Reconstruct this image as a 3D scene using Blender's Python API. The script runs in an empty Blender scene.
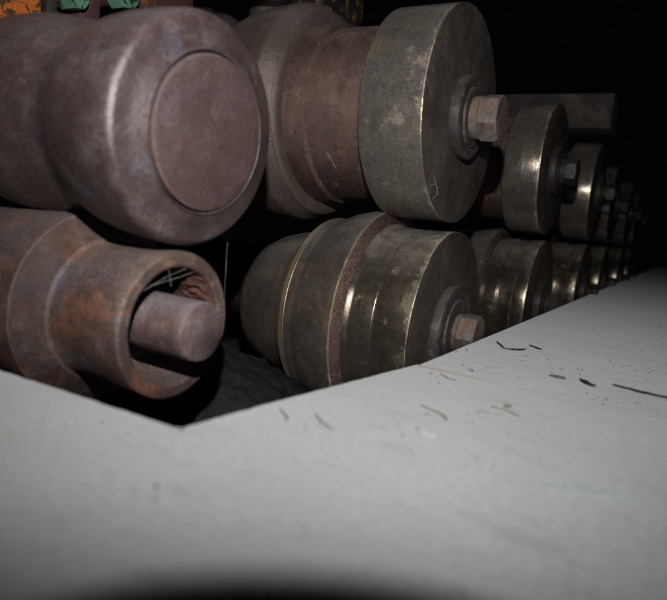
import bpy, bmesh, math, random
from mathutils import Vector, Matrix
from mathutils import noise as mnoise
random.seed(7)
scene = bpy.context.scene
COL = scene.collection
PI = math.pi

# ------------------------------------------------------------------ helpers
def tag(o, label=None, cat=None, group=None, kind=None):
    if label: o['label'] = label
    if cat: o['category'] = cat
    if group: o['group'] = group
    if kind: o['kind'] = kind
    return o

def empty(name, loc, label, cat, group=None):
    o = bpy.data.objects.new(name, None)
    o.empty_display_size = .01
    COL.objects.link(o); o.location = loc
    return tag(o, label, cat, group)

def link(name, bm, mats, parent=None, loc=(0, 0, 0), smooth=28):
    """link a bmesh as one mesh object; edges sharper than `smooth` degrees stay hard"""
    bm.normal_update()
    for f in bm.faces: f.smooth = True
    for e in bm.edges:
        if len(e.link_faces) == 2:
            e.smooth = e.calc_face_angle(0) < math.radians(smooth)
    me = bpy.data.meshes.new(name); bm.to_mesh(me); bm.free()
    for m in (mats if isinstance(mats, (list, tuple)) else [mats]): me.materials.append(m)
    o = bpy.data.objects.new(name, me); COL.objects.link(o)
    o.location = loc
    if parent: o.parent = parent
    return o

def lathe(bm, prof, n=160, mats=None, wob=0.0, seed=0, cy=0, cz=0):
    """turn (x, r) profile around the local X axis; mats = material index per segment"""
    rings = []
    for i, (x, r) in enumerate(prof):
        if r < 1e-6:
            rings.append([bm.verts.new((x, cy, cz))]); continue
        ring = []
        for k in range(n):
            a = 2*PI*k/n
            d = 0
            if wob:
                d = wob*mnoise.noise(Vector((math.cos(a)*3+seed, math.sin(a)*3, x*60)))
            ring.append(bm.verts.new((x, cy+(r+d)*math.cos(a), cz+(r+d)*math.sin(a))))
        rings.append(ring)
    for i in range(len(rings)-1):
        A, B = rings[i], rings[i+1]
        mi = mats[i] if mats else 0
        for k in range(n):
            k2 = (k+1) % n
            if len(A) == 1 and len(B) == 1: continue
            if len(A) == 1: f = bm.faces.new((A[0], B[k2], B[k]))
            elif len(B) == 1: f = bm.faces.new((A[k], A[k2], B[0]))
            else: f = bm.faces.new((A[k], A[k2], B[k2], B[k]))
            f.material_index = mi
    bmesh.ops.recalc_face_normals(bm, faces=bm.faces)

def chamf(prof, c=.0006, edge=1, base=0, skip=(), big={}):
    """soften convex and concave profile corners; worn convex corners get material `edge`"""
    out = [prof[0]]; mats = []
    for i in range(1, len(prof)-1):
        p0, p, p1 = map(Vector, (prof[i-1], prof[i], prof[i+1]))
        a, b = (p-p0), (p1-p)
        if a.length < 1e-7 or b.length < 1e-7: continue
        ang = a.angle(b)
        cc = min(big.get(i, c), a.length*.45, b.length*.45)
        if ang < math.radians(14) or p.y < 1e-6:
            out.append(tuple(p)); mats.append(base); continue
        convex = (a.x*b.y - a.y*b.x) < 0
        q0 = p - a.normalized()*cc; q1 = p + b.normalized()*cc
        mid = (q0+q1)*.5*.45 + p*.55
        out.append(tuple(q0)); mats.append(base)
        m = edge if (convex and i not in skip) else base
        out.append(tuple(mid)); mats.append(m)
        out.append(tuple(q1)); mats.append(m)
    out.append(prof[-1]); mats.append(base)
    return out, mats

def turned(name, prof, mats, parent, c=.0006, skip=(), n=160, wob=.00012, seed=0, big={}, cy=0, cz=0):
    p, m = chamf(prof, c, skip=skip, big=big)
    bm = bmesh.new(); lathe(bm, p, n, m, wob, seed, cy, cz)
    return link(name, bm, mats, parent)

def hexhead(bm, x0, x1, R, rot=0, cz=0, cy=0):
    """bolt head with chamfered front corners, along local X"""
    n = 36
    def rad(a, k):
        hexr = R*math.cos(PI/6)/math.cos(((a-rot) % (PI/3))-PI/6)
        return min(hexr, k)
    rings = []
    for x, k in ((x0, R*.97), (x0+.0006, R), (x1-.0022, R*.995), (x1-.0009, R*.93), (x1, R*.86)):
        rings.append([bm.verts.new((x, cy+rad(2*PI*j/n+rot, k)*math.cos(2*PI*j/n+rot), cz+rad(2*PI*j/n+rot, k)*math.sin(2*PI*j/n+rot))) for j in range(n)])
    for A, B in zip(rings, rings[1:]):
        for k in range(n): bm.faces.new((A[k], A[(k+1) % n], B[(k+1) % n], B[k]))
    bm.faces.new(rings[0]); bm.faces.new(rings[-1])
    bmesh.ops.recalc_face_normals(bm, faces=bm.faces)

def bevbox(bm, lo, hi, b=.002, seg=2, mi=0):
    t = bmesh.new()
    bmesh.ops.create_cube(t, size=1)
    for v in t.verts:
        v.co = Vector([lo[i]+(v.co[i]+.5)*(hi[i]-lo[i]) for i in range(3)])
    bmesh.ops.bevel(t, geom=t.edges[:]+t.verts[:], offset=b, segments=seg, affect='EDGES', profile=.6)
    me = bpy.data.meshes.new('tmp'); t.to_mesh(me); t.free()
    bm.from_mesh(me); bpy.data.meshes.remove(me)

def tube(bm, pts, r, n=6):
    pts = [Vector(p) for p in pts]; rings = []
    for i, p in enumerate(pts):
        d = (pts[min(i+1, len(pts)-1)]-pts[max(i-1, 0)]).normalized()
        u = d.orthogonal().normalized(); w = d.cross(u)
        rr = r[i] if isinstance(r, (list, tuple)) else r
        rings.append([bm.verts.new(p+(u*math.cos(2*PI*k/n)+w*math.sin(2*PI*k/n))*rr) for k in range(n)])
    for A, B in zip(rings, rings[1:]):
        for k in range(n): bm.faces.new((A[k], A[(k+1) % n], B[(k+1) % n], B[k]))
    bm.faces.new(rings[0]); bm.faces.new(rings[-1])
    bmesh.ops.recalc_face_normals(bm, faces=bm.faces)

# ------------------------------------------------------------------ materials
class NT:
    def __init__(s, name):
        s.m = bpy.data.materials.new(name); s.m.use_nodes = True
        s.t = s.m.node_tree; s.t.nodes.clear()
        s.out = s.n('ShaderNodeOutputMaterial'); s.b = s.n('ShaderNodeBsdfPrincipled')
        s.l(s.b.outputs[0], s.out.inputs[0])
        tc = s.n('ShaderNodeTexCoord'); oi = s.n('ShaderNodeObjectInfo')
        mul = s.n('ShaderNodeVectorMath'); mul.operation = 'MULTIPLY_ADD'
        comb = s.n('ShaderNodeCombineXYZ')
        s.l(oi.outputs['Random'], comb.inputs[1]); s.l(oi.outputs['Random'], comb.inputs[2])
        s.obj = tc.outputs['Object']
        s.l(comb.outputs[0], mul.inputs[0]); mul.inputs[1].default_value = (0, 3.1, 5.7); s.l(s.obj, mul.inputs[2])
        s.co = mul.outputs[0]           # object coords with a per-object offset
    def n(s, k): return s.t.nodes.new(k)
    def l(s, a, b): s.t.links.new(a, b)
    def scale(s, v, k):
        m = s.n('ShaderNodeVectorMath'); m.operation = 'MULTIPLY'; s.l(v, m.inputs[0]); m.inputs[1].default_value = k; return m.outputs[0]
    def noise(s, sc, det=6, rough=.6, vec=None, dist=0):
        t = s.n('ShaderNodeTexNoise'); t.inputs['Scale'].default_value = sc; t.inputs['Detail'].default_value = det
        t.inputs['Roughness'].default_value = rough; t.inputs['Distortion'].default_value = dist
        s.l(vec or s.co, t.inputs['Vector']); return t.outputs['Fac']
    def vor(s, sc, vec=None, feat='F1'):
        t = s.n('ShaderNodeTexVoronoi'); t.feature = feat; t.inputs['Scale'].default_value = sc; s.l(vec or s.co, t.inputs['Vector']); return t.outputs['Distance']
    def ramp(s, f, a, b, va=0., vb=1.):
        t = s.n('ShaderNodeMapRange'); t.inputs[1].default_value = a; t.inputs[2].default_value = b
        t.inputs[3].default_value = va; t.inputs[4].default_value = vb; t.clamp = True
        t.interpolation_type = 'SMOOTHSTEP'; s.l(f, t.inputs[0]); return t.outputs[0]
    def mix(s, f, a, b):
        t = s.n('ShaderNodeMix'); t.data_type = 'RGBA'; t.clamp_factor = True
        if isinstance(f, (int, float)): t.inputs[0].default_value = f
        else: s.l(f, t.inputs[0])
        for v, k in ((a, 6), (b, 7)):
            if isinstance(v, tuple): t.inputs[k].default_value = (*v, 1)
            else: s.l(v, t.inputs[k])
        return t.outputs[2]
    def math(s, op, a, b=0.):
        t = s.n('ShaderNodeMath'); t.operation = op
        for v, k in ((a, 0), (b, 1)):
            if isinstance(v, (int, float)): t.inputs[k].default_value = v
            else: s.l(v, t.inputs[k])
        return t.outputs[0]
    def bump(s, h, st, dist=.001, prev=None):
        t = s.n('ShaderNodeBump'); t.inputs['Strength'].default_value = st; t.inputs['Distance'].default_value = dist
        s.l(h, t.inputs['Height'])
        if prev: s.l(prev, t.inputs['Normal'])
        return t.outputs[0]
    def set(s, k, v):
        i = s.b.inputs[k]
        if isinstance(v, tuple): i.default_value = (*v, 1)
        elif isinstance(v, (int, float)): i.default_value = v
        else: s.l(v, i)

def dustmask(s, lo=.35, hi=.95):
    g = s.n('ShaderNodeNewGeometry'); sep = s.n('ShaderNodeSeparateXYZ'); s.l(g.outputs['Normal'], sep.inputs[0])
    m = s.ramp(sep.outputs[2], lo, hi)
    return s.math('MULTIPLY', m, s.ramp(s.noise(55, 5, .7), .25, .7, .45, 1))

def steel(name, base, stain, rust, dust, metal=.6, rough=.42, rustamt=.5, dustamt=.7, goldamt=0., brushed=.12, pits=.25, speck=.5, wear=None, blue=0., grain=.55, spec=.35, pitscale=520, var=.55):
    s = NT(name)
    c = s.mix(s.ramp(s.noise(28, 7, .65, dist=.4), .35, .68), base, stain)
    sq = s.scale(s.co, (26, 2.2, 2.2))                 # circumferential turning marks: stretched around the axis
    lines = s.noise(14, 4, .6, vec=sq)
    c = s.mix(s.ramp(lines, .3, .75, 0, .35), c, tuple(v*.55 for v in base))
    if goldamt:
        gm = s.math('MULTIPLY', s.ramp(s.noise(16, 5, .6, dist=.8), .5, .66), goldamt)
        c = s.mix(gm, c, (.37, .25, .12))
    r1 = s.noise(40, 9, .72, dist=.3)
    r2 = s.math('ADD', s.math('MULTIPLY', r1, .7), s.math('MULTIPLY', s.noise(190, 6, .75), .3))
    rm = s.ramp(r2, .62-.22*rustamt, .68-.2*rustamt)
    rcol = s.mix(s.noise(160, 5, .7), rust, tuple(v*.4 for v in rust))
    c = s.mix(s.math('MULTIPLY', rm, min(1, .35+.6*rustamt)), c, rcol)
    if blue:
        bm_ = s.math('MULTIPLY', s.ramp(s.noise(34, 4, .6, dist=.5), .55, .66), blue)
        c = s.mix(bm_, c, (.085, .09, .115))
    vv = s.math('ADD', s.math('MULTIPLY', s.noise(22, 5, .6, dist=.6), .55), s.math('MULTIPLY', s.noise(130, 6, .75), .45))
    c = s.mix(s.ramp(vv, .53, .40, 0, var), c, tuple(v*.25 for v in base))
    c = s.mix(s.ramp(vv, .50, .62, 0, var*.8), c, tuple(min(1, v*1.5) for v in dust))
    dk = s.ramp(s.noise(85, 7, .8, dist=.5), .58, .64)        # small dark stains
    c = s.mix(s.math('MULTIPLY', dk, .6), c, tuple(v*.35 for v in base))
    dm = s.math('MULTIPLY', dustmask(s), dustamt)
    c = s.mix(dm, c, dust)
    sp = s.ramp(s.vor(520), .0, .17, 1, 0)             # pale grit specks
    spm = s.math('MULTIPLY', s.math('MULTIPLY', sp, s.ramp(s.noise(60, 3), .42, .55)), speck)
    c = s.mix(spm, c, (.34, .32, .30))
    fine = s.noise(900, 3, .7)
    c = s.mix(s.ramp(fine, .35, .7, 0, grain), c, tuple(v*.35 for v in stain))
    wm = None
    if wear:                                            # rubbed bare towards the front rim (local x = 0)
        sep = s.n('ShaderNodeSeparateXYZ'); s.l(s.obj, sep.inputs[0])
        d = s.math('ADD', sep.outputs[0], s.math('MULTIPLY', s.ramp(s.noise(45, 7, .75, dist=.4), .42, .72), wear))
        wm = s.math('MULTIPLY', s.ramp(d, -.0012, .0002), s.ramp(s.noise(330, 5, .7), .3, .55))
        c = s.mix(wm, c, (.34, .30, .22))
    s.set('Base Color', c)
    cover = s.math('MAXIMUM', rm, dm)
    s.set('Metallic', s.math('MULTIPLY', s.ramp(cover, .1, .9, 1, .12), metal))
    if wm: rr0 = wm
    rr = s.math('ADD', s.ramp(s.noise(50, 6, .7), .3, .7, rough-.08, rough+.1), s.math('MULTIPLY', cover, .25))
    s.set('Roughness', rr)
    s.set('Specular IOR Level', spec)
    n1 = s.bump(lines, brushed, .0006)
    n2 = s.bump(s.noise(pitscale, 5, .75), pits, .0008, n1)
    n3 = s.bump(s.ramp(s.vor(170), .0, .25), pits*.3, .0006, n2)
    s.set('Normal', n3)
    return s.m

M = {}
M['brown'] = steel('rusted_brown_steel', (0.04866, 0.03363, 0.03246), (0.07047, 0.04815, 0.04606), (0.08809, 0.04203, 0.02719), (0.105, 0.08941, 0.08533), metal=.1, rough=0.31, rustamt=0.4, dustamt=.75, spec=0.5, brushed=.04, pits=0.45, blue=.45, var=0.4, grain=0.8, speck=0.7)
M['brown_disc'] = steel('rusted_disc', (0.066, 0.0361, 0.03404), (0.085, 0.0494, 0.046), (0.11, 0.05225, 0.03496), (0.1, 0.08075, 0.07636), metal=.1, rough=.6, rustamt=.35, dustamt=.3, brushed=.0, pits=.7, blue=.2, var=0.3, grain=0.8, speck=0.7)
M['brown_edge'] = steel('rusted_brown_edge', (.13, .10, .09), (.16, .11, .09), (.20, .10, .05), (.15, .13, .12), metal=.4, rough=.42, rustamt=.4, dustamt=.3, brushed=.0)
M['tube'] = steel('orange_rusted_tube', (0.0744, 0.04721, 0.03928), (0.1023, 0.06119, 0.0491), (0.2232, 0.06119, 0.01964), (0.1442, 0.1171, 0.1047), metal=.12, rough=0.42, rustamt=0.58, dustamt=.7, brushed=.03, pits=.8, blue=.6, spec=.5, var=0.5, grain=0.8)
M['flange_face'] = steel('dark_red_flange_face', (0.044, 0.0272, 0.0224), (0.06, 0.036, 0.0288), (0.104, 0.036, 0.016), (0.08, 0.064, 0.06), metal=.15, rough=.55, rustamt=.6, dustamt=.3, brushed=0, pits=.8)
M['red_rust'] = steel('crusty_red_rust', (0.096, 0.033, 0.027), (0.12, 0.054, 0.045), (0.144, 0.042, 0.018), (0.096, 0.06, 0.054), metal=0, rough=.7, rustamt=.6, dustamt=.3, brushed=0, pits=1.)
M['rod'] = steel('pink_rusted_rod', (0.1111, 0.08123, 0.07866), (0.1368, 0.0855, 0.08123), (0.2052, 0.0855, 0.04275), (0.1625, 0.1496, 0.1496), metal=.1, rough=.5, rustamt=.4, dustamt=.8, brushed=.0, pits=.7, blue=.5, var=0.6, grain=0.7)
M['dark'] = steel('dark_turned_steel', (0.0989, 0.08425, 0.0736), (0.1455, 0.1184, 0.0989), (0.0989, 0.05693, 0.0345), (0.1513, 0.1389, 0.1265), metal=.55, rough=.30, rustamt=.25, dustamt=0.85, goldamt=0.18, brushed=.22, pits=.12, var=0.35)
M['ring'] = steel('grey_green_ring_steel', (0.202, 0.1816, 0.1619), (0.257, 0.2227, 0.1877), (0.1224, 0.06798, 0.03754), (0.1651, 0.1477, 0.1349), metal=0.65, rough=0.23, rustamt=.30, dustamt=.7, goldamt=0.4, brushed=0.4, pits=.12, wear=.007, var=0.4, grain=0.7)
M['neck'] = steel('reddish_neck_steel', (0.1274, 0.08243, 0.07069), (0.185, 0.1108, 0.09089), (0.1481, 0.0644, 0.04291), (0.1999, 0.1546, 0.1363), metal=0.7, rough=0.27, pitscale=1000, rustamt=0.3, dustamt=0.85, goldamt=.15, brushed=.08, pits=1., var=0.22, spec=0.6, grain=0.7)
M['oiled'] = steel('oil_browned_steel', (0.1568, 0.1296, 0.1008), (0.2383, 0.198, 0.1499), (0.08778, 0.054, 0.03599), (0.163, 0.144, 0.132), metal=.85, rough=0.25, rustamt=.25, dustamt=0.9, goldamt=0.6, brushed=.3, pits=.08, wear=.011, var=0.4)
M['face'] = steel('dull_black_face', (0.0598, 0.0482, 0.0416), (0.08073, 0.06427, 0.0546), (0.1046, 0.05624, 0.0364), (0.09717, 0.08034, 0.0702), metal=.25, rough=.55, rustamt=.3, dustamt=.2, brushed=.0, pits=.5, speck=.9, var=0.5)
M['edge'] = steel('worn_bright_edge', (.55, .50, .38), (.48, .40, .27), (.16, .09, .045), (.25, .22, .18), metal=.9, rough=.3, rustamt=.55, dustamt=.2, brushed=0, pits=.3, var=0.3)
M['gold_edge'] = steel('worn_brassy_edge', (.50, .42, .27), (.42, .31, .17), (.12, .06, .03), (.2, .18, .14), metal=0.75, rough=0.36, rustamt=0.35, dustamt=.5, brushed=0, pits=.4, var=0.3)
M['flange_steel'] = steel('dusty_brown_flange', (0.1139, 0.08464, 0.0736), (0.1485, 0.1122, 0.0966), (0.099, 0.0506, 0.03312), (0.1535, 0.1288, 0.1178), metal=.4, rough=.32, pitscale=900, rustamt=.25, dustamt=.9, brushed=.1, pits=.6, var=.2, spec=.6)
M['washer'] = steel('dusty_washer_steel', (.055, .047, .045), (.075, .060, .055), (.10, .055, .03), (.12, .105, .10), metal=.3, rough=.45, rustamt=.35, dustamt=.7, brushed=0, pits=.6)
M['bolt_dark'] = steel('far_bolt_shaded', (.030, .026, .023), (.042, .036, .031), (.06, .035, .02), (.05, .046, .042), metal=.2, rough=.5)  # darker copy for the far bolts: flash falloff with distance put into the colour
M['bolt'] = steel('rust_tan_bolt', (.095, .078, .067), (.13, .10, .082), (.19, .085, .03), (.16, .145, .13), metal=.2, rough=.48, rustamt=.5, dustamt=.7, brushed=0, pits=.7)
M['shaft'] = steel('black_shaft', (.025, .022, .020), (.035, .03, .027), (.05, .03, .02), (.05, .045, .04), metal=.5, rough=.5)
M['casting'] = steel('gritty_black_casting', (0.0176, 0.0176, 0.0176), (0.0272, 0.0264, 0.0248), (0.024, 0.0192, 0.016), (0.036, 0.036, 0.0344), metal=.0, rough=.5, rustamt=.2, dustamt=.4, pits=1.0, speck=1., brushed=0)
M['bar'] = steel('grey_bar_steel', (.036, .031, .027), (.062, .050, .043), (.075, .035, .02), (.07, .06, .055), metal=.1, rough=.7, rustamt=.5, dustamt=.3, pits=.9, brushed=0)

def paint(name, a, b, under, amt=.5, sc=60):
    s = NT(name)
    c = s.mix(s.noise(25, 5, .6), a, b)
    c = s.mix(s.ramp(s.noise(sc, 8, .7, dist=.6), .60-.2*amt, .64-.2*amt), c, under)
    s.set('Base Color', c); s.set('Roughness', .5)
    s.set('Normal', s.bump(s.noise(sc*2, 6, .7), .6, .002))
    return s.m
M['orange'] = paint('chipped_orange_paint', (.62, .13, .02), (.50, .16, .03), (.07, .04, .025), .35)
M['green'] = paint('chipped_green_paint', (.10, .27, .17), (.16, .33, .22), (.03, .03, .025), .4, 80)
M['yellow'] = paint('spattered_yellow_paint', (.45, .30, .04), (.30, .06, .03), (.035, .03, .028), .95, 70)
M['maroon'] = paint('flaking_maroon_paint', (.07, .035, .035), (.11, .05, .04), (.25, .09, .03), .1, 90)

def plate_material(name, seam_y=None):
    s = NT(name)
    c = s.mix(s.ramp(s.noise(9, 5, .55), .3, .7), (.192, .206, .204), (.246, .255, .250))
    c = s.mix(s.ramp(s.noise(38, 6, .65), .45, .8, 0, .28), c, (.22, .22, .215))
    # soft greasy smudges stretched sideways
    sm = s.noise(30, 4, .55, vec=s.scale(s.obj, (.7, 1.6, 1)))
    c = s.mix(s.ramp(sm, .58, .70, 0, .5), c, (.14, .135, .13))
    ru = s.noise(52, 4, .6, vec=s.scale(s.obj, (.55, 1.7, 1)), dist=.5)
    c = s.mix(s.ramp(ru, .66, .73, 0, .5), c, (.25, .16, .115))
    # grit
    v1 = s.vor(310, vec=s.obj); msk = s.ramp(s.noise(45, 3, vec=s.obj), .48, .62)
    c = s.mix(s.math('MULTIPLY', s.ramp(v1, .06, .22, .9, 0), msk), c, (.10, .09, .08))
    v2 = s.vor(560, vec=s.scale(s.obj, (1, 1.2, 1)))
    c = s.mix(s.ramp(v2, .05, .22, .65, 0), c, (.17, .165, .16))
    v3 = s.vor(210, vec=s.scale(s.obj, (1.1, 1, 1)))
    c = s.mix(s.ramp(v3, .03, .10, .9, 0), c, (.55, .55, .55))
    if seam_y is not None:
        sep = s.n('ShaderNodeSeparateXYZ'); s.l(s.obj, sep.inputs[0])
        wig = s.math('MULTIPLY', s.math('SUBTRACT', s.noise(60, 3, vec=s.obj), .5), .0012)
        d = s.math('ABSOLUTE', s.math('SUBTRACT', s.math('ADD', sep.outputs[1], wig), seam_y))
        w = s.ramp(sep.outputs[0], -.112, -.03, .0030, .0010)
        line = s.math('LESS_THAN', d, w)
        fade = s.math('MULTIPLY', s.ramp(sep.outputs[0], -.09, -.030, 1, 0), s.ramp(s.noise(90, 5, .7, vec=s.obj), .3, .5, .45, 1))
        c = s.mix(s.math('MULTIPLY', line, fade), c, s.mix(s.noise(150, 4, vec=s.obj), (.26, .10, .05), (.08, .045, .03)))
    c = s.mix(s.ramp(s.noise(420, 4, .7, vec=s.obj), .35, .7, 0, .55), c, (.15, .15, .145))
    c = s.mix(s.ramp(s.noise(95, 7, .75, vec=s.scale(s.obj, (.6, 1.3, 1)), dist=.3), .57, .68, 0, .6), c, (.13, .12, .11))
    s.set('Base Color', c)
    s.set('Roughness', s.ramp(s.noise(20, 4), .3, .7, .48, .62))
    s.set('Specular IOR Level', .3)
    s.set('Sheen Weight', .35); s.set('Sheen Roughness', .5)
    n = s.bump(s.noise(14, 4, .5, vec=s.obj), .6, .0015)
    n = s.bump(s.noise(150, 4, .6, vec=s.obj), .5, .0007, n)
    n = s.bump(s.noise(900, 5, .7, vec=s.obj), .35, .0004, n)
    s.set('Normal', n)
    return s.m
M['plate'] = plate_material('dusty_grey_enamel', .2855)
M['plate_near'] = plate_material('dusty_grey_enamel_near', .2845)

def simple(name, col, rough=.6, metal=0., alpha=1., trans=0.):
    s = NT(name)
    c = s.mix(s.ramp(s.noise(400, 5, .7), .3, .7), col, tuple(v*.6 for v in col))
    s.set('Base Color', c); s.set('Roughness', rough); s.set('Metallic', metal)
    if trans: s.set('Transmission Weight', trans)
    if alpha < 1: s.set('Alpha', alpha)
    s.set('Normal', s.bump(s.noise(500, 4), .4, .0005))
    return s.m
M['flake'] = simple('black_flake', (.018, .016, .015), .5)
M['redchip'] = simple('pink_brown_chip', (.21, .15, .13), .6)
M['tan'] = simple('tan_fibre', (.16, .12, .09), .8)
M['greychip'] = simple('grey_lint', (.15, .145, .13), .8)
M['greenfilm'] = simple('pale_green_film', (.31, .36, .33), .45)
M['web'] = simple('cobweb_silk', (.2, .2, .19), .6)
M['lens'] = simple('black_lens_plastic', (.012, .012, .012), .7)

# ------------------------------------------------------------------ rolls
YS, ZU, ZL = .401, .0755, -.070

def bolt_set(root, xw, r1, t1, collar_x, head_x0, head_x1, R, rot, n=96, bm_='bolt', wm_='washer'):
    """retaining washer, collar and hexagon bolt head in front of a roll face at local x = xw"""
    w = turned('retaining_washer', [(xw-.002, 0), (xw-.002, r1*.98), (xw+t1*.15, r1), (xw+t1*.85, r1), (xw+t1, r1*.94), (xw+t1, r1*.76), (xw+t1-.0006, r1*.745), (xw+t1-.0006, r1*.72), (xw+t1+.0010, r1*.70), (xw+t1+.0012, r1*.66), (xw+t1+.0012, 0)],
               [M[wm_], M[wm_]], root, c=.0005, n=n, wob=.0003, seed=3)
    c = turned('collar', [(xw+t1*.6, 0), (xw+t1*.6, R*.86), (head_x0-.0012, R*.9), (head_x0-.0004, R*.82), (head_x0, R*.6), (head_x0, 0)],
               [M[bm_], M[bm_]], root, c=.0006, n=64, wob=.0002, seed=5)
    bm = bmesh.new(); hexhead(bm, head_x0-.0002, head_x1, R, rot)
    link('bolt_head', bm, M[bm_], root, smooth=24)
    return w

def shaft(root, r=.019, x0=-.5, x1=-.02):
    bm = bmesh.new(); lathe(bm, [(x0, 0), (x0, r), (x1, r), (x1, 0)], 48)
    return link('shaft', bm, M['shaft'], root)

# --- near upper roll of the sharp pair (local x = 0 at its front face)
XF = -.1455
up1 = empty('forming_roll', (XF, YS, ZU), 'large upper roll with wide grey front ring and reddish neck, nearest of the upper row', 'roll', 'rolls of the upper row')
L = lambda x: x-XF
ring = turned('front_ring', [(L(-.1895), .0), (L(-.1895), .0690), (L(-.1878), .0707), (0, .0707), (0, 0)], [M['ring'], M['edge']], up1, c=.0008, skip=(1, 2), wob=.0002, seed=1)
ring.data.materials.append(M['face'])
for p in ring.data.polygons:
    if abs(p.normal.x) > .93 and p.center.x > -.001: p.material_index = 2
turned('neck', [(L(-.256), .02), (L(-.256), .0650), (L(-.2340), .0642), (L(-.2325), .0612), (L(-.1910), .0605), (L(-.1888), .0590), (L(-.1888), .02)], [M['neck'], M['neck']], up1, c=.001, seed=2)
turned('flange', [(L(-.345), .02), (L(-.345), .060), (L(-.325), .0695), (L(-.300), .0770), (L(-.285), .0790), (L(-.270), .0797), (L(-.2630), .0795), (L(-.2530), .0740), (L(-.2515), .0738), (L(-.2500), .0700), (L(-.2500), .0640)], [M['flange_steel'], M['flange_steel']], up1, c=.0012, seed=4)
shaft(up1)
bolt_set(up1, 0, .0275, .0070, .012, .0145, .0265, .0158, .35)

# --- lower roll of the sharp pair
XG = -.1380
lo1 = empty('forming_roll', (XG, YS, ZL), 'large stepped lower roll with bright worn edges, right at the end of the sheet seam', 'roll', 'rolls of the lower row')
G = lambda x: x-XG
fr = turned('front_ring', [(G(-.1845), .02), (G(-.1845), .0705), (G(-.1800), .0683), (G(-.1640), .0680), (G(-.1634), .0673), (G(-.1622), .0673), (G(-.1617), .0681), (0, .0692), (0, 0)], [M['oiled'], M['edge']], lo1, c=.0007, skip=(1, 2, 3, 4, 5, 6), seed=6)
fr.data.materials.append(M['face'])
for p in fr.data.polygons:
    if abs(p.normal.x) > .93 and p.center.x > -.001: p.material_index = 2
fl = turned('flange', [(G(-.2295), .02), (G(-.2295), .0700), (G(-.2225), .0700), (G(-.2100), .0755), (G(-.1960), .0788), (G(-.1868), .0795), (G(-.1845), .0720), (G(-.1835), .0700), (G(-.183), .02)], [M['dark'], M['gold_edge']], lo1, c=.0009, skip=(1, 2, 3, 4, 6, 7), seed=7)
fl.data.materials.append(M['neck'])
for p in fl.data.polygons:
    if p.normal.x > .6 and p.material_index == 0: p.material_index = 2
turned('rear_ring', [(G(-.297), .018), (G(-.2965), .030), (G(-.2925), .0400), (G(-.2850), .0470), (G(-.273), .0530), (G(-.258), .0568), (G(-.2445), .0586), (G(-.2435), .0597), (G(-.2330), .0700), (G(-.2300), .0703), (G(-.2290), .0699), (G(-.2290), .02)],
       [M['dark'], M['gold_edge']], lo1, c=.0005, skip=(1, 2, 3, 4, 5, 6, 7, 9), seed=8)
rr_ = [o for o in lo1.children if o.name.startswith('rear_ring')][0]
for p in rr_.data.polygons:
    if G(-.2442) < p.center.x < G(-.2312) and p.center.yz.length > .0588: p.material_index = 1
shaft(lo1)
bolt_set(lo1, 0, .0325, .0070, .012, .0120, .0235, .0150, .1)

# --- further stations: one upper and one lower pattern, then copies
def station_upper(label):
    r = empty('forming_roll', (-.140, .687, ZU-.001), label, 'roll', 'rolls of the upper row')
    o = turned('front_ring', [(-.037, .0), (-.037, .0675), (-.0355, .0690), (0, .0690), (0, 0)], [M['ring'], M['edge']], r, c=.0008, n=112, skip=(1, 2), seed=11)
    o.data.materials.append(M['face'])
    for p in o.data.polygons:
        if p.normal.x > .93 and p.center.x > -.001: p.material_index = 2
    turned('neck', [(-.09, .02), (-.09, .0570), (-.0362, .0570), (-.0362, .02)], [M['neck'], M['neck']], r, c=.001, n=96, seed=12)
    turned('flange', [(-.16, .02), (-.16, .066), (-.14, .0750), (-.098, .0755), (-.088, .068), (-.088, .02)], [M['neck'], M['neck']], r, c=.001, n=96, seed=13)
    shaft(r); bolt_set(r, 0, .0262, .0075, .012, .0135, .0245, .0150, .6, bm_='bolt_dark', wm_='bolt_dark')
    return r
def station_lower(label):
    r = empty('forming_roll', (-.1355, .687, ZL), label, 'roll', 'rolls of the lower row')
    o = turned('front_ring', [(-.046, .02), (-.046, .0675), (-.030, .0680), (-.0290, .0670), (-.0150, .0670), (-.0142, .0688), (0, .0688), (0, 0)], [M['oiled'], M['edge']], r, c=.0008, n=112, skip=(1, 2, 3, 4), seed=14)
    o.data.materials.append(M['face'])
    for p in o.data.polygons:
        if p.normal.x > .93 and p.center.x > -.001: p.material_index = 2
    turned('flange', [(-.13, .02), (-.13, .045), (-.095, .055), (-.094, .0680), (-.062, .0760), (-.050, .0780), (-.0455, .072), (-.0455, .02)], [M['dark'], M['edge']], r, c=.0008, n=96, skip=(1, 2, 4, 6), seed=15)
    shaft(r); bolt_set(r, 0, .0275, .0080, .012, .0130, .0220, .0140, .9, bm_='bolt_dark', wm_='bolt_dark')
    return r
def dup(root, loc, label, sx=1., rx=0.):
    c = root.copy(); COL.objects.link(c); c.location = loc; c['label'] = label
    c.rotation_euler = (rx, 0, 0)
    for ch in list(root.children):
        d = ch.copy(); COL.objects.link(d); d.parent = c
    return c
u2 = station_upper('second upper roll back, plain satin grey ring just below the square bar')
l2 = station_lower('second lower roll back, golden stained, half hidden by the pale sheet')
names = ['third', 'fourth', 'fifth', 'sixth']
Yk = [.945, 1.21, 1.48, 1.75]
for i, (nm, y) in enumerate(zip(names, Yk)):
    dup(u2, (-.128-.004*(i % 2), y, ZU-.001), nm+' upper roll back along the row, fading into the dark', rx=1.1*(i+1))
    dup(l2, (-.128-.003*(i % 2), y, ZL+.001), nm+' lower roll back along the row, just above the edge of the pale sheet', rx=.8*(i+1))

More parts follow.
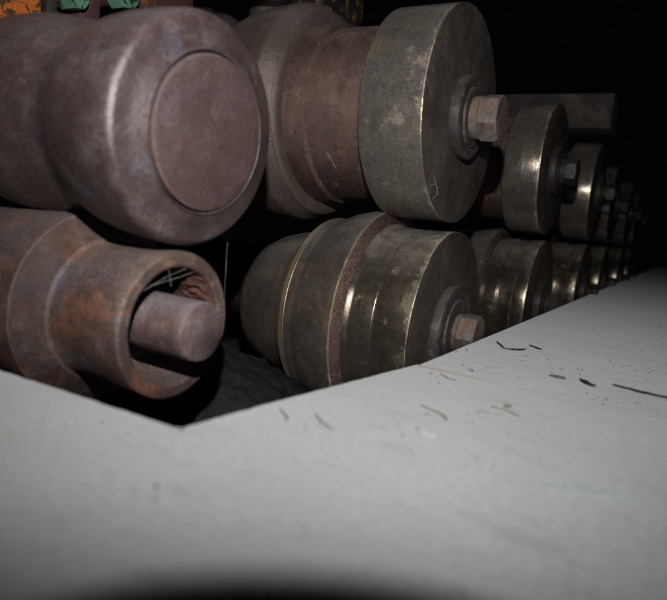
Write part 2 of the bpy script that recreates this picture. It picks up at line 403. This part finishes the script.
# --- blurred brown pair on the left
XU, YU, ZU0 = -.179, .194, .0288
ul = empty('forming_roll', (XU, YU, ZU0), 'big rounded brown roll with a flat round end disc, nearest at upper left', 'roll', 'brown rolls at the left')
U = lambda x: x-XU
prof = [(U(-.42), .02), (U(-.380), .030), (U(-.372), .0450), (U(-.350), .0440), (U(-.325), .0438), (U(-.3215), .0425), (U(-.3190), .0370), (U(-.3150), .0350), (U(-.3110), .0360), (U(-.3080), .0410), (U(-.3020), .0452), (U(-.292), .0472), (U(-.276), .0476), (U(-.264), .0466), (U(-.254), .0452), (U(-.2455), .0440), (U(-.2400), .0430), (U(-.2370), .0424), (U(-.2335), .0426), (U(-.2280), .0442), (U(-.2200), .0467), (U(-.211), .0480), (U(-.200), .0486), (U(-.1885), .0485)]
c0x, c0r, R0 = U(-.1885), .0443, .0041
for k in range(1, 9):
    a = PI/2*k/8*.82
    prof.append((c0x+R0*1.15*math.sin(a), c0r+R0*math.cos(a)))
prof += [(U(-.1838), .0420), (U(-.1825), .0385), (U(-.1806), .0340)]
prof += [(U(-.1797), .0335), (U(-.1802), .0328), (U(-.1842), .0326), (U(-.1842), .0)]
bm = bmesh.new(); lathe(bm, prof, 192, [0]*(len(prof)-1), .0001, 9)
link('roll_body', bm, [M['brown']], ul, smooth=30)
ul.rotation_euler = (0, math.radians(3.6), 0)
turned('end_disc', [(U(-.1845), 0), (U(-.1845), .0318), (U(-.1790), .0318), (U(-.1788), .029), (U(-.1791), 0)], [M['brown_disc'], M['brown_edge']], ul, c=.0007, seed=21)

XT, ZT = -.191, -.0552
ll = empty('forming_roll', (XT, YU, ZT), 'rusty hollow roll end with a short round rod inside, lower left', 'roll', 'brown rolls at the left')
T = lambda x: x-XT
prof = [(T(-.42), .02), (T(-.36), .030), (T(-.345), .0395), (T(-.322), .0435), (T(-.300), .0450), (T(-.272), .0462), (T(-.2470), .0468), (T(-.2440), .0467), (T(-.2432), .0462), (T(-.2350), .0352), (T(-.2338), .0338), (T(-.2320), .0332), (T(-.222), .0331), (T(-.21), .0335), (T(-.1935), .0338), (T(-.1918), .0332), (T(-.191), .0320), (T(-.191), .0280), (T(-.1918), .0268), (T(-.200), .0263), (T(-.226), .0262), (T(-.228), .012), (T(-.228), .0)]
bm = bmesh.new(); lathe(bm, prof, 160, [1 if T(-.2433) < .5*(prof[i][0]+prof[i+1][0]) < T(-.2345) and prof[i][1] > .034 and prof[i+1][1] > .034 else 0 for i in range(len(prof)-1)], .0003, 31)
link('roll_body', bm, [M['tube'], M['flange_face']], ll, smooth=24)
prof = [(T(-.2282), 0), (T(-.2282), .0136), (T(-.182), .0134), (T(-.1764), .0132), (T(-.1757), .0125), (T(-.1755), .0)]
bm = bmesh.new(); lathe(bm, prof, 96, None, .0003, 35)
link('inner_rod', bm, [M['rod']], ll, smooth=50)
# ragged rust scale standing inside the bore, upper right
bm = bmesh.new(); NA, NX = 22, 14; gr = []
for i in range(NX+1):
    row = []
    for k in range(NA+1):
        u, v = i/NX, k/NA
        a = math.radians(12+40*v); x = T(-.212+.019*u)
        e = min(1, 5*min(u+.1, 1.02-u, v, 1-v))
        th = .0005+e*(.0015+.0018*mnoise.noise(Vector((u*5, v*7, 2))))
        row.append(bm.verts.new((x, (.0264-max(th, .0002))*math.cos(a), (.0264-max(th, .0002))*math.sin(a))))
    gr.append(row)
for i in range(NX):
    for k in range(NA): bm.faces.new((gr[i][k], gr[i+1][k], gr[i+1][k+1], gr[i][k+1]))
g = bmesh.ops.extrude_face_region(bm, geom=bm.faces[:])
for v in [e for e in g['geom'] if isinstance(e, bmesh.types.BMVert)]:
    l = math.hypot(v.co.y, v.co.z); v.co.y *= .0266/l; v.co.z *= .0266/l
bmesh.ops.recalc_face_normals(bm, faces=bm.faces)
link('rust_scale', bm, [M['red_rust']], ll, smooth=20)

# ------------------------------------------------------------------ pale sheets in front
def slab(name, outline, z, th, mat, label, b=.0003):
    bm = bmesh.new()
    vs = [bm.verts.new((x, y, 0)) for x, y in outline]
    f = bm.faces.new(vs)
    if f.normal.z < 0: f.normal_flip()
    g = bmesh.ops.extrude_face_region(bm, geom=[f])
    for v in [e for e in g['geom'] if isinstance(e, bmesh.types.BMVert)]: v.co.z -= th
    bmesh.ops.recalc_face_normals(bm, faces=bm.faces)
    top = [e for e in bm.edges if all(abs(v.co.z) < 1e-9 for v in e.verts)]
    bmesh.ops.bevel(bm, geom=top, offset=b, segments=2, affect='EDGES')
    o = link(name, bm, [mat], loc=(0, 0, z), smooth=30)
    return tag(o, label, 'metal sheet')
random.seed(3)
def jag(a, b, n, s):
    out = []
    for i in range(n):
        t = i/n; dx, dy = b[0]-a[0], b[1]-a[1]; l = math.hypot(dx, dy); k = random.uniform(-s, s) if i else 0
        out.append((a[0]+dx*t-dy/l*k, a[1]+dy*t+dx/l*k))
    return out
corner = []
cx0, cy0, rc = -.1312, .1370, .0033      # rounded inner corner of the notch
for k in range(9):
    a = -PI/2+PI/2*k/8
    corner.append((cx0+rc*math.cos(a)+random.uniform(-.0006, .0006), cy0+rc*math.sin(a)+random.uniform(-.0006, .0006)))
near = jag((-.75, .105), (-.2165, .129), 4, .0) + jag((-.2165, .129), corner[0], 26, .00035) + corner[:-1] + jag(corner[-1], (-.1236, .1817), 16, .0003) + jag((-.1236, .1817), (-.1113, .2850), 30, .0002) + [(-.1113, .2850), (-.03, .28535), (1.2, .28535), (1.2, -.35), (-.75, -.35)]
slab('cover_sheet', near, -.07, .006, M['plate_near'], 'pale grey dusty metal sheet filling the foreground, notched beneath the brown rolls')
far = jag((-.1110, .2855), (-.1140, 1.04), 40, .00015) + [(-.1140, 1.04), (-.118, 2.2), (-.118, 3.2), (1.2, 3.2), (1.2, .28545), (-.03, .28545)]
slab('cover_sheet', far, -.0706, .006, M['plate'], 'far dusty grey metal sheet beyond the rusty seam, running back beside the rolls')

# ------------------------------------------------------------------ machine behind and below
bm = bmesh.new(); bevbox(bm, (-1.6, -.1, -.20), (.3, 3.4, -.148), .004)
tag(link('floor', bm, M['casting']), kind='structure')
# dark gritty block seen in the gap between the rolls
bm = bmesh.new(); bmesh.ops.create_grid(bm, x_segments=110, y_segments=70, size=.5)
for v in bm.verts:
    x, y = v.co.x, v.co.y
    v.co = Vector((-.29+x*.26, .31+y*.12, -.148+.052*max(0, 1-(2*abs(x))**2.2)*max(0, 1-(2*abs(y))**2.5)+.003*mnoise.noise(Vector((x*9, y*9, 0)))+.002*mnoise.noise(Vector((x*40, y*26, 3)))+.0022*abs(mnoise.noise(Vector((x*100, y*60, 7))))+random.uniform(0, .0007)))
g = bmesh.ops.extrude_face_region(bm, geom=bm.faces[:])
for v in [e for e in g['geom'] if isinstance(e, bmesh.types.BMVert)]: v.co.z = max(v.co.z, -.147)
for v in bm.verts: pass
bmesh.ops.recalc_face_normals(bm, faces=bm.faces)
tag(link('grease_mound', bm, M['casting'], smooth=60), 'black gritty hump of old grease between the hollow brown roll and the stepped roll', 'grease')
bm = bmesh.new(); bevbox(bm, (-.60, .80, .1395), (-.1065, .86, .181), .0015)
tag(link('square_bar', bm, M['bar']), 'plain square steel bar jutting out behind the upper rolls against the black background', 'bar')

bm = bmesh.new(); bevbox(bm, (-.52, .18, .05), (-.45, .293, .24), .004)
r = tag(link('machine_bracket', bm, M['orange']), 'orange painted machine bracket with chipped paint, top left corner', 'bracket')
bm = bmesh.new(); bevbox(bm, (-.455, .2945, .06), (-.447, .303, .24), .001)
tag(link('guide_strip', bm, M['yellow']), 'thin yellow spattered strip beside the orange bracket', 'strip')
def green_bolt(y, z, R, label):
    t = empty('hex_bolt', (-.45, y, z), label, 'bolt', 'green bolts behind the brown roll')
    bm = bmesh.new(); hexhead(bm, -.004, .012, R, .2); link('bolt_head', bm, M['green'], t, smooth=24)
    turned('bolt_shank', [(-.09, 0), (-.09, R*.6), (-.004, R*.6), (-.004, 0)], [M['maroon'], M['maroon']], t, n=32)
green_bolt(.315, .150, .011, 'green painted hexagon bolt right of the orange bracket')
green_bolt(.362, .168, .013, 'green painted hexagon bolt directly above the dip in the big brown roll')
bm = bmesh.new(); bevbox(bm, (-.50, .326, .10), (-.452, .347, .25), .005)
tag(link('spacer_block', bm, M['maroon']), 'dark maroon block between the two green bolts', 'block')
bm = bmesh.new(); bevbox(bm, (-.52, .378, .167), (-.455, .455, .25), .004)
tag(link('rusty_block', bm, M['maroon']), 'rusty dark block above the rounded end of the big brown roll', 'block')
t = empty('cap_nut', (-.45, .488, .172), 'dark dusty domed nut between the two big upper rolls', 'nut')
bm = bmesh.new(); bmesh.ops.create_uvsphere(bm, u_segments=32, v_segments=16, radius=.024)
for v in bm.verts: v.co.x *= 1.2; v.co.z *= .9
link('dome', bm, M['washer'], t, smooth=60)
turned('nut_flange', [(-.05, 0), (-.05, .028), (-.012, .028), (-.012, 0)], [M['shaft'], M['shaft']], t, n=48)
t = empty('screw_collar', (-.44, .560, .212), 'dark threaded collar with a coppery ring, behind the top of the large upper roll', 'collar')
bm = bmesh.new()
pr = []
for k in range(12): pr += [(-.03+k*.006, .018), (-.027+k*.006, .0205)]
lathe(bm, [(-.03, 0)]+pr+[(.045, 0)], 48); bmesh.ops.rotate(bm, verts=bm.verts, cent=(0, 0, 0), matrix=Matrix.Rotation(PI/2, 3, 'Y'))
link('thread', bm, M['shaft'], t)
bm = bmesh.new(); lathe(bm, [(-.004, .0195), (-.004, .026), (.004, .026), (.004, .0195)], 48); bmesh.ops.rotate(bm, verts=bm.verts, cent=(0, 0, 0), matrix=Matrix.Rotation(PI/2, 3, 'Y'))
link('collar_ring', bm, M['bolt'], t)
bm = bmesh.new(); bevbox(bm, (-.50, .655, .19), (-.44, .765, .31), .01, 3)
tag(link('spattered_block', bm, M['yellow']), 'black block with yellow and red paint spatter behind the flange of the large upper roll', 'block')

# ------------------------------------------------------------------ litter on the sheets
random.seed(11)
ZP = -.07
def flake(name, outline, z, th, mat, label, cat, curl=0., group=None):
    bm = bmesh.new()
    vs = [bm.verts.new((x, y, 0)) for x, y in outline]
    f = bm.faces.new(vs)
    g = bmesh.ops.extrude_face_region(bm, geom=[f])
    for v in [e for e in g['geom'] if isinstance(e, bmesh.types.BMVert)]: v.co.z += th
    cxm = sum(p[0] for p in outline)/len(outline); cym = sum(p[1] for p in outline)/len(outline)
    ext = max(math.hypot(p[0]-cxm, p[1]-cym) for p in outline)
    for v in bm.verts:
        v.co.z += curl*(math.hypot(v.co.x-cxm, v.co.y-cym)/ext)**2
        v.co.x -= cxm; v.co.y -= cym
    bmesh.ops.recalc_face_normals(bm, faces=bm.faces)
    o = link(name, bm, [mat], loc=(cxm, cym, z), smooth=30)
    return tag(o, label, cat, group)
def strip(p0, p1, w, n=9, s=.0006, bow=0.):
    a, b = Vector(p0), Vector(p1); d = (b-a); l = d.length; nrm = Vector((-d.y, d.x))/l
    up, dn = [], []
    for i in range(n+1):
        t = i/n; ww = w*(.25+.75*math.sin(PI*min(max(t, .04), .96)))
        c = a+d*t+nrm*(bow*math.sin(PI*t)+random.uniform(-s, s))
        up.append(tuple(c+nrm*ww*random.uniform(.6, 1.1))); dn.append(tuple(c-nrm*ww*random.uniform(.6, 1.1)))
    return up+dn[::-1]
flake('paint_flake', [(-.0390, .3290), (-.0360, .3250), (-.0320, .3215), (-.0298, .3215), (-.0330, .3255), (-.0350, .3290)], ZP+.0001, .0006, M['flake'], 'small pointed black paint flake left of the long black sliver', 'paint flake', .0006)
flake('paint_flake', strip((-.0235, .3350), (.0150, .3335), .0012, 14, .0007, -.002), ZP+.0001, .0005, M['flake'], 'long black sliver of paint at the right edge of the photo', 'paint flake', .0002)
flake('paint_flake', strip((-.1000, .3930), (-.0900, .3760), .0006, 8, .0007), ZP+.0001, .0005, M['flake'], 'thin black curl starting beside the lower bolt', 'paint flake', .0001)
flake('paint_flake', strip((-.0905, .3760), (-.0800, .3880), .0007, 8, .0007, -.002), ZP+.0001, .0005, M['flake'], 'black hooked curl just right of the lower bolt', 'paint flake', .0001)
flake('paint_flake', strip((-.0815, .4040), (-.0720, .3980), .0008, 6, .0005), ZP+.0001, .0005, M['flake'], 'tiny black speck of paint above the hooked curl', 'paint flake', .0002)
flake('rust_chip', [(-.0490+.0045*math.cos(a)*random.uniform(.85, 1.1), .3270+.0028*math.sin(a)*random.uniform(.85, 1.1)) for a in [k*PI/7 for k in range(14)]], ZP+.00005, .0002, M['redchip'], 'flat oval pinkish brown chip left of the small pointed flake', 'rust chip')
flake('film_scrap', strip((-.0265, .1770), (.0010, .1860), .0026, 12, .0007, .001), ZP+.0001, .0003, M['greenfilm'], 'blurred pale green scrap of film on the near sheet at right', 'scrap', .0004)
def fibre(pts, r, mat, label, cat):
    bm = bmesh.new()
    P = []
    for i in range(len(pts)-1):
        a, b = Vector(pts[i]), Vector(pts[i+1])
        for k in range(4): P.append(a.lerp(b, k/4)+Vector((random.uniform(-1, 1), random.uniform(-1, 1), 0))*.0002)
    P.append(Vector(pts[-1]))
    c = P[len(P)//2].copy()
    tube(bm, [p-c for p in P], r)
    return tag(link(cat.split()[-1] if False else cat.replace(' ', '_'), bm, [mat], loc=c, smooth=60), label, cat)
z = ZP+.0003
fibre([(-.0820, .2190, z), (-.0735, .2160, z), (-.0690, .2125, z), (-.0672, .2085, z)], .00035, M['tan'], 'tan hooked fibre on the near sheet below the stepped lower roll', 'fibre')
fibre([(-.0600, .2420, z), (-.0530, .2410, z), (-.0480, .2380, z)], .0004, M['tan'], 'short pale tan splinter on the middle of the near sheet', 'splinter')
fibre([(-.1165, .1720, z), (-.1108, .1680, z), (-.1080, .1635, z)], .0004, M['greychip'], 'grey curl of lint near the notch in the sheet', 'lint')
fibre([(-.1045, .1770, z), (-.0985, .1720, z), (-.0930, .1690, z)], .0004, M['greychip'], 'longer grey curl of lint right of the small one', 'lint')
fibre([(-.0740, .1940, z), (-.0690, .1895, z), (-.0640, .1890, z)], .0004, M['greenfilm'], 'tiny pale greenish crumb below the tan hooked fibre', 'crumb')
flake('lint_tuft', strip((-.0560, .2460), (-.0530, .2470), .0012, 6, .0003), ZP+.0002, .001, M['greychip'], 'small dark grey tuft touching the pale tan splinter', 'lint')
fibre([(-.0950, .2760, z), (-.0890, .2700, z), (-.0850, .2700, z)], .0003, M['tan'], 'hair-thin rusty fibre just in front of the seam', 'fibre')
# loose grit
bm = bmesh.new()
for k in range(900):
    y = .09+random.random()**1.3*.9; x = -.11+random.random()**1.4*.55
    if y < .19: x = -.12+random.random()*.3
    if y > .28: x = max(x, -.108)
    if y < .2 and x < -.118: x += .03
    rr = random.choice((.00015, .0002, .0002, .0003, .0004))*random.uniform(.6, 1.1)*(1 if y > .2 else .7)
    t = bmesh.ops.create_icosphere(bm, subdivisions=1, radius=rr)
    sx = random.uniform(.7, 2.6); an = random.random()*PI
    for v in t['verts']:
        c = v.co; a, b = c.x*sx*random.uniform(.8, 1.2), c.y*random.uniform(.7, 1.2)
        v.co = Vector((x+a*math.cos(an)-b*math.sin(an), y+a*math.sin(an)+b*math.cos(an), ZP+rr*.25+c.z*.5))
for (cx_, cy_, n_, sp_) in ((-.055, .232, 9, .004), (-.066, .212, 7, .005), (-.100, .168, 8, .006), (-.0945, .272, 8, .004), (-.04, .175, 6, .006), (-.012, .14, 7, .005), (-.103, .100, 6, .006), (-.135, .118, 8, .008), (-.075, .185, 8, .006), (-.02, .30, 10, .01), (-.05, .36, 14, .012), (.0, .40, 14, .02), (-.128, .1325, 10, .003), (-.085, .30, 9, .006)):
    for k in range(n_):
        rr = random.uniform(.00015, .00045); x = random.gauss(cx_, sp_); y = random.gauss(cy_, sp_*.6)
        if x < -.107 and y > .16: continue
        t = bmesh.ops.create_icosphere(bm, subdivisions=1, radius=rr); an = random.random()*PI; sx = random.uniform(.8, 2.4)
        for v in t['verts']:
            c = v.co; a, b = c.x*sx*random.uniform(.7, 1.3), c.y*random.uniform(.6, 1.3)
            v.co = Vector((x+a*math.cos(an)-b*math.sin(an), y+a*math.sin(an)+b*math.cos(an), ZP+rr*.3+c.z*random.uniform(.4, .8)))
for f in bm.faces: f.material_index = 0
for i, f in enumerate(bm.faces): f.material_index = (i//20) % 3
tag(link('grit', bm, [M['greychip'], M['tan'], M['flake']], smooth=80), 'fine loose grit and rust crumbs scattered on the pale sheets', 'grit', kind='stuff')

# ------------------------------------------------------------------ cobwebs
def strand(pts, r, label):
    bm = bmesh.new(); c = Vector(pts[0])
    P = []
    for i in range(len(pts)-1):
        a, b = Vector(pts[i]), Vector(pts[i+1])
        for k in range(6): P.append(a.lerp(b, k/6)-c+Vector([random.uniform(-1, 1)*.00008 for _ in range(3)]))
    P.append(Vector(pts[-1])-c)
    tube(bm, P, [r*random.uniform(.6, 1.6) for _ in P], 5)
    tag(link('cobweb_strand', bm, [M['web']], loc=c, smooth=60), label, 'cobweb')
strand([(-.2009, .2350, -.0125), (-.2003, .2348, -.0371), (-.1996, .2350, -.0670)], .00007, 'pale cobweb strand hanging from the big brown roll to the hollow one')
strand([(-.1930, .1750, -.0385), (-.1925, .1880, -.0325), (-.1930, .2085, -.0268)], .00007, 'cobweb strand across the mouth of the hollow roll, upper one')
strand([(-.1930, .1785, -.0365), (-.1920, .1952, -.0330), (-.1930, .2120, -.0290)], .00007, 'cobweb strand across the mouth of the hollow roll, lower one')
strand([(-.1926, .1878, -.0275), (-.1924, .1900, -.0370)], .00008, 'short upright cobweb thread crossing the two in the hollow roll')
def on_roll(x, r, a, yc=YS, zc=ZU): return (x, yc+r*math.cos(a), zc+r*math.sin(a))
strand([on_roll(-.2190, .0613, math.radians(213)), on_roll(-.2165, .0615, math.radians(218)), on_roll(-.2150, .0613, math.radians(224))], .00022, 'pale scratch on the reddish neck of the large upper roll, modelled as a strand')  # pale scratch on the neck, built as a thin raised strand
strand([on_roll(-.1452, .067, math.radians(228)), on_roll(-.1435, .061, math.radians(232)), on_roll(-.1440, .064, math.radians(238)), on_roll(-.1450, .0695, math.radians(236))], .00020, 'tangled pale thread at the lower rim of the large upper ring')
strand([on_roll(-.1448, .060, math.radians(226)), on_roll(-.1435, .063, math.radians(236)), on_roll(-.1448, .060, math.radians(244))], .00014, 'fine looped thread beside the tangle on the black roll face')

# ------------------------------------------------------------------ camera
right = Vector((.8540814, .50974508, .10346458)); upv = Vector((-.15777243, .0643437, .98537696)); fwd = Vector((-.49563376, .85791599, -.13537848))
cam = bpy.data.cameras.new('camera'); co = bpy.data.objects.new('camera', cam); COL.objects.link(co)
co.matrix_world = Matrix(((right.x, upv.x, -fwd.x, 0), (right.y, upv.y, -fwd.y, 0), (right.z, upv.z, -fwd.z, 0), (0, 0, 0, 1)))
cam.sensor_width = 36; cam.lens = 600/667*36; cam.sensor_fit = 'HORIZONTAL'
cam.clip_start = .002; cam.clip_end = 50
cam.dof.use_dof = True; cam.dof.focus_distance = .42; cam.dof.aperture_fstop = 9.5
scene.camera = co

# the barrel of the taking camera's lens: it stands between its own flash and the sheet
FL_UP, FL_R, FL_F = .090, .004, -.014
bm = bmesh.new()
lathe(bm, [(-.012, .0330), (.0370, .0330), (.0387, .0325), (.0387, .0314), (.0370, .0310), (-.012, .0310), (-.012, .0330)], 96)
bmesh.ops.remove_doubles(bm, verts=bm.verts, dist=1e-6)
lens = link('lens_barrel', bm, M['lens'])
# local X -> viewing direction
lens.matrix_world = Matrix(((fwd.x, right.x, upv.x, 0), (fwd.y, right.y, upv.y, 0), (fwd.z, right.z, upv.z, 0), (0, 0, 0, 1)))
tag(lens, 'black tubular lens barrel whose shadow darkens the bottom edge of the foreground sheet', 'lens')

# ------------------------------------------------------------------ flash and world
fl_ = bpy.data.lights.new('flash', 'SPOT'); fo = bpy.data.objects.new('flash', fl_); COL.objects.link(fo)
fo.location = right*FL_R+upv*FL_UP+fwd*FL_F
aim = (fwd*1.0+upv*.02+right*.04).normalized()
fo.rotation_euler = aim.to_track_quat('-Z', 'Y').to_euler()
fl_.energy = 9.0; fl_.spot_size = math.radians(119); fl_.spot_blend = 1.0; fl_.shadow_soft_size = .004
fl_.color = (1.0, .99, .985)
w = bpy.data.worlds.new('World'); scene.world = w; w.use_nodes = True
w.node_tree.nodes['Background'].inputs[0].default_value = (.8, .9, 1, 1)
w.node_tree.nodes['Background'].inputs[1].default_value = .0008

scene.view_settings.view_transform = 'Standard'; scene.view_settings.look = 'None'
scene.view_settings.gamma = 1; scene.view_settings.exposure = 0
scene.render.engine = 'CYCLES'
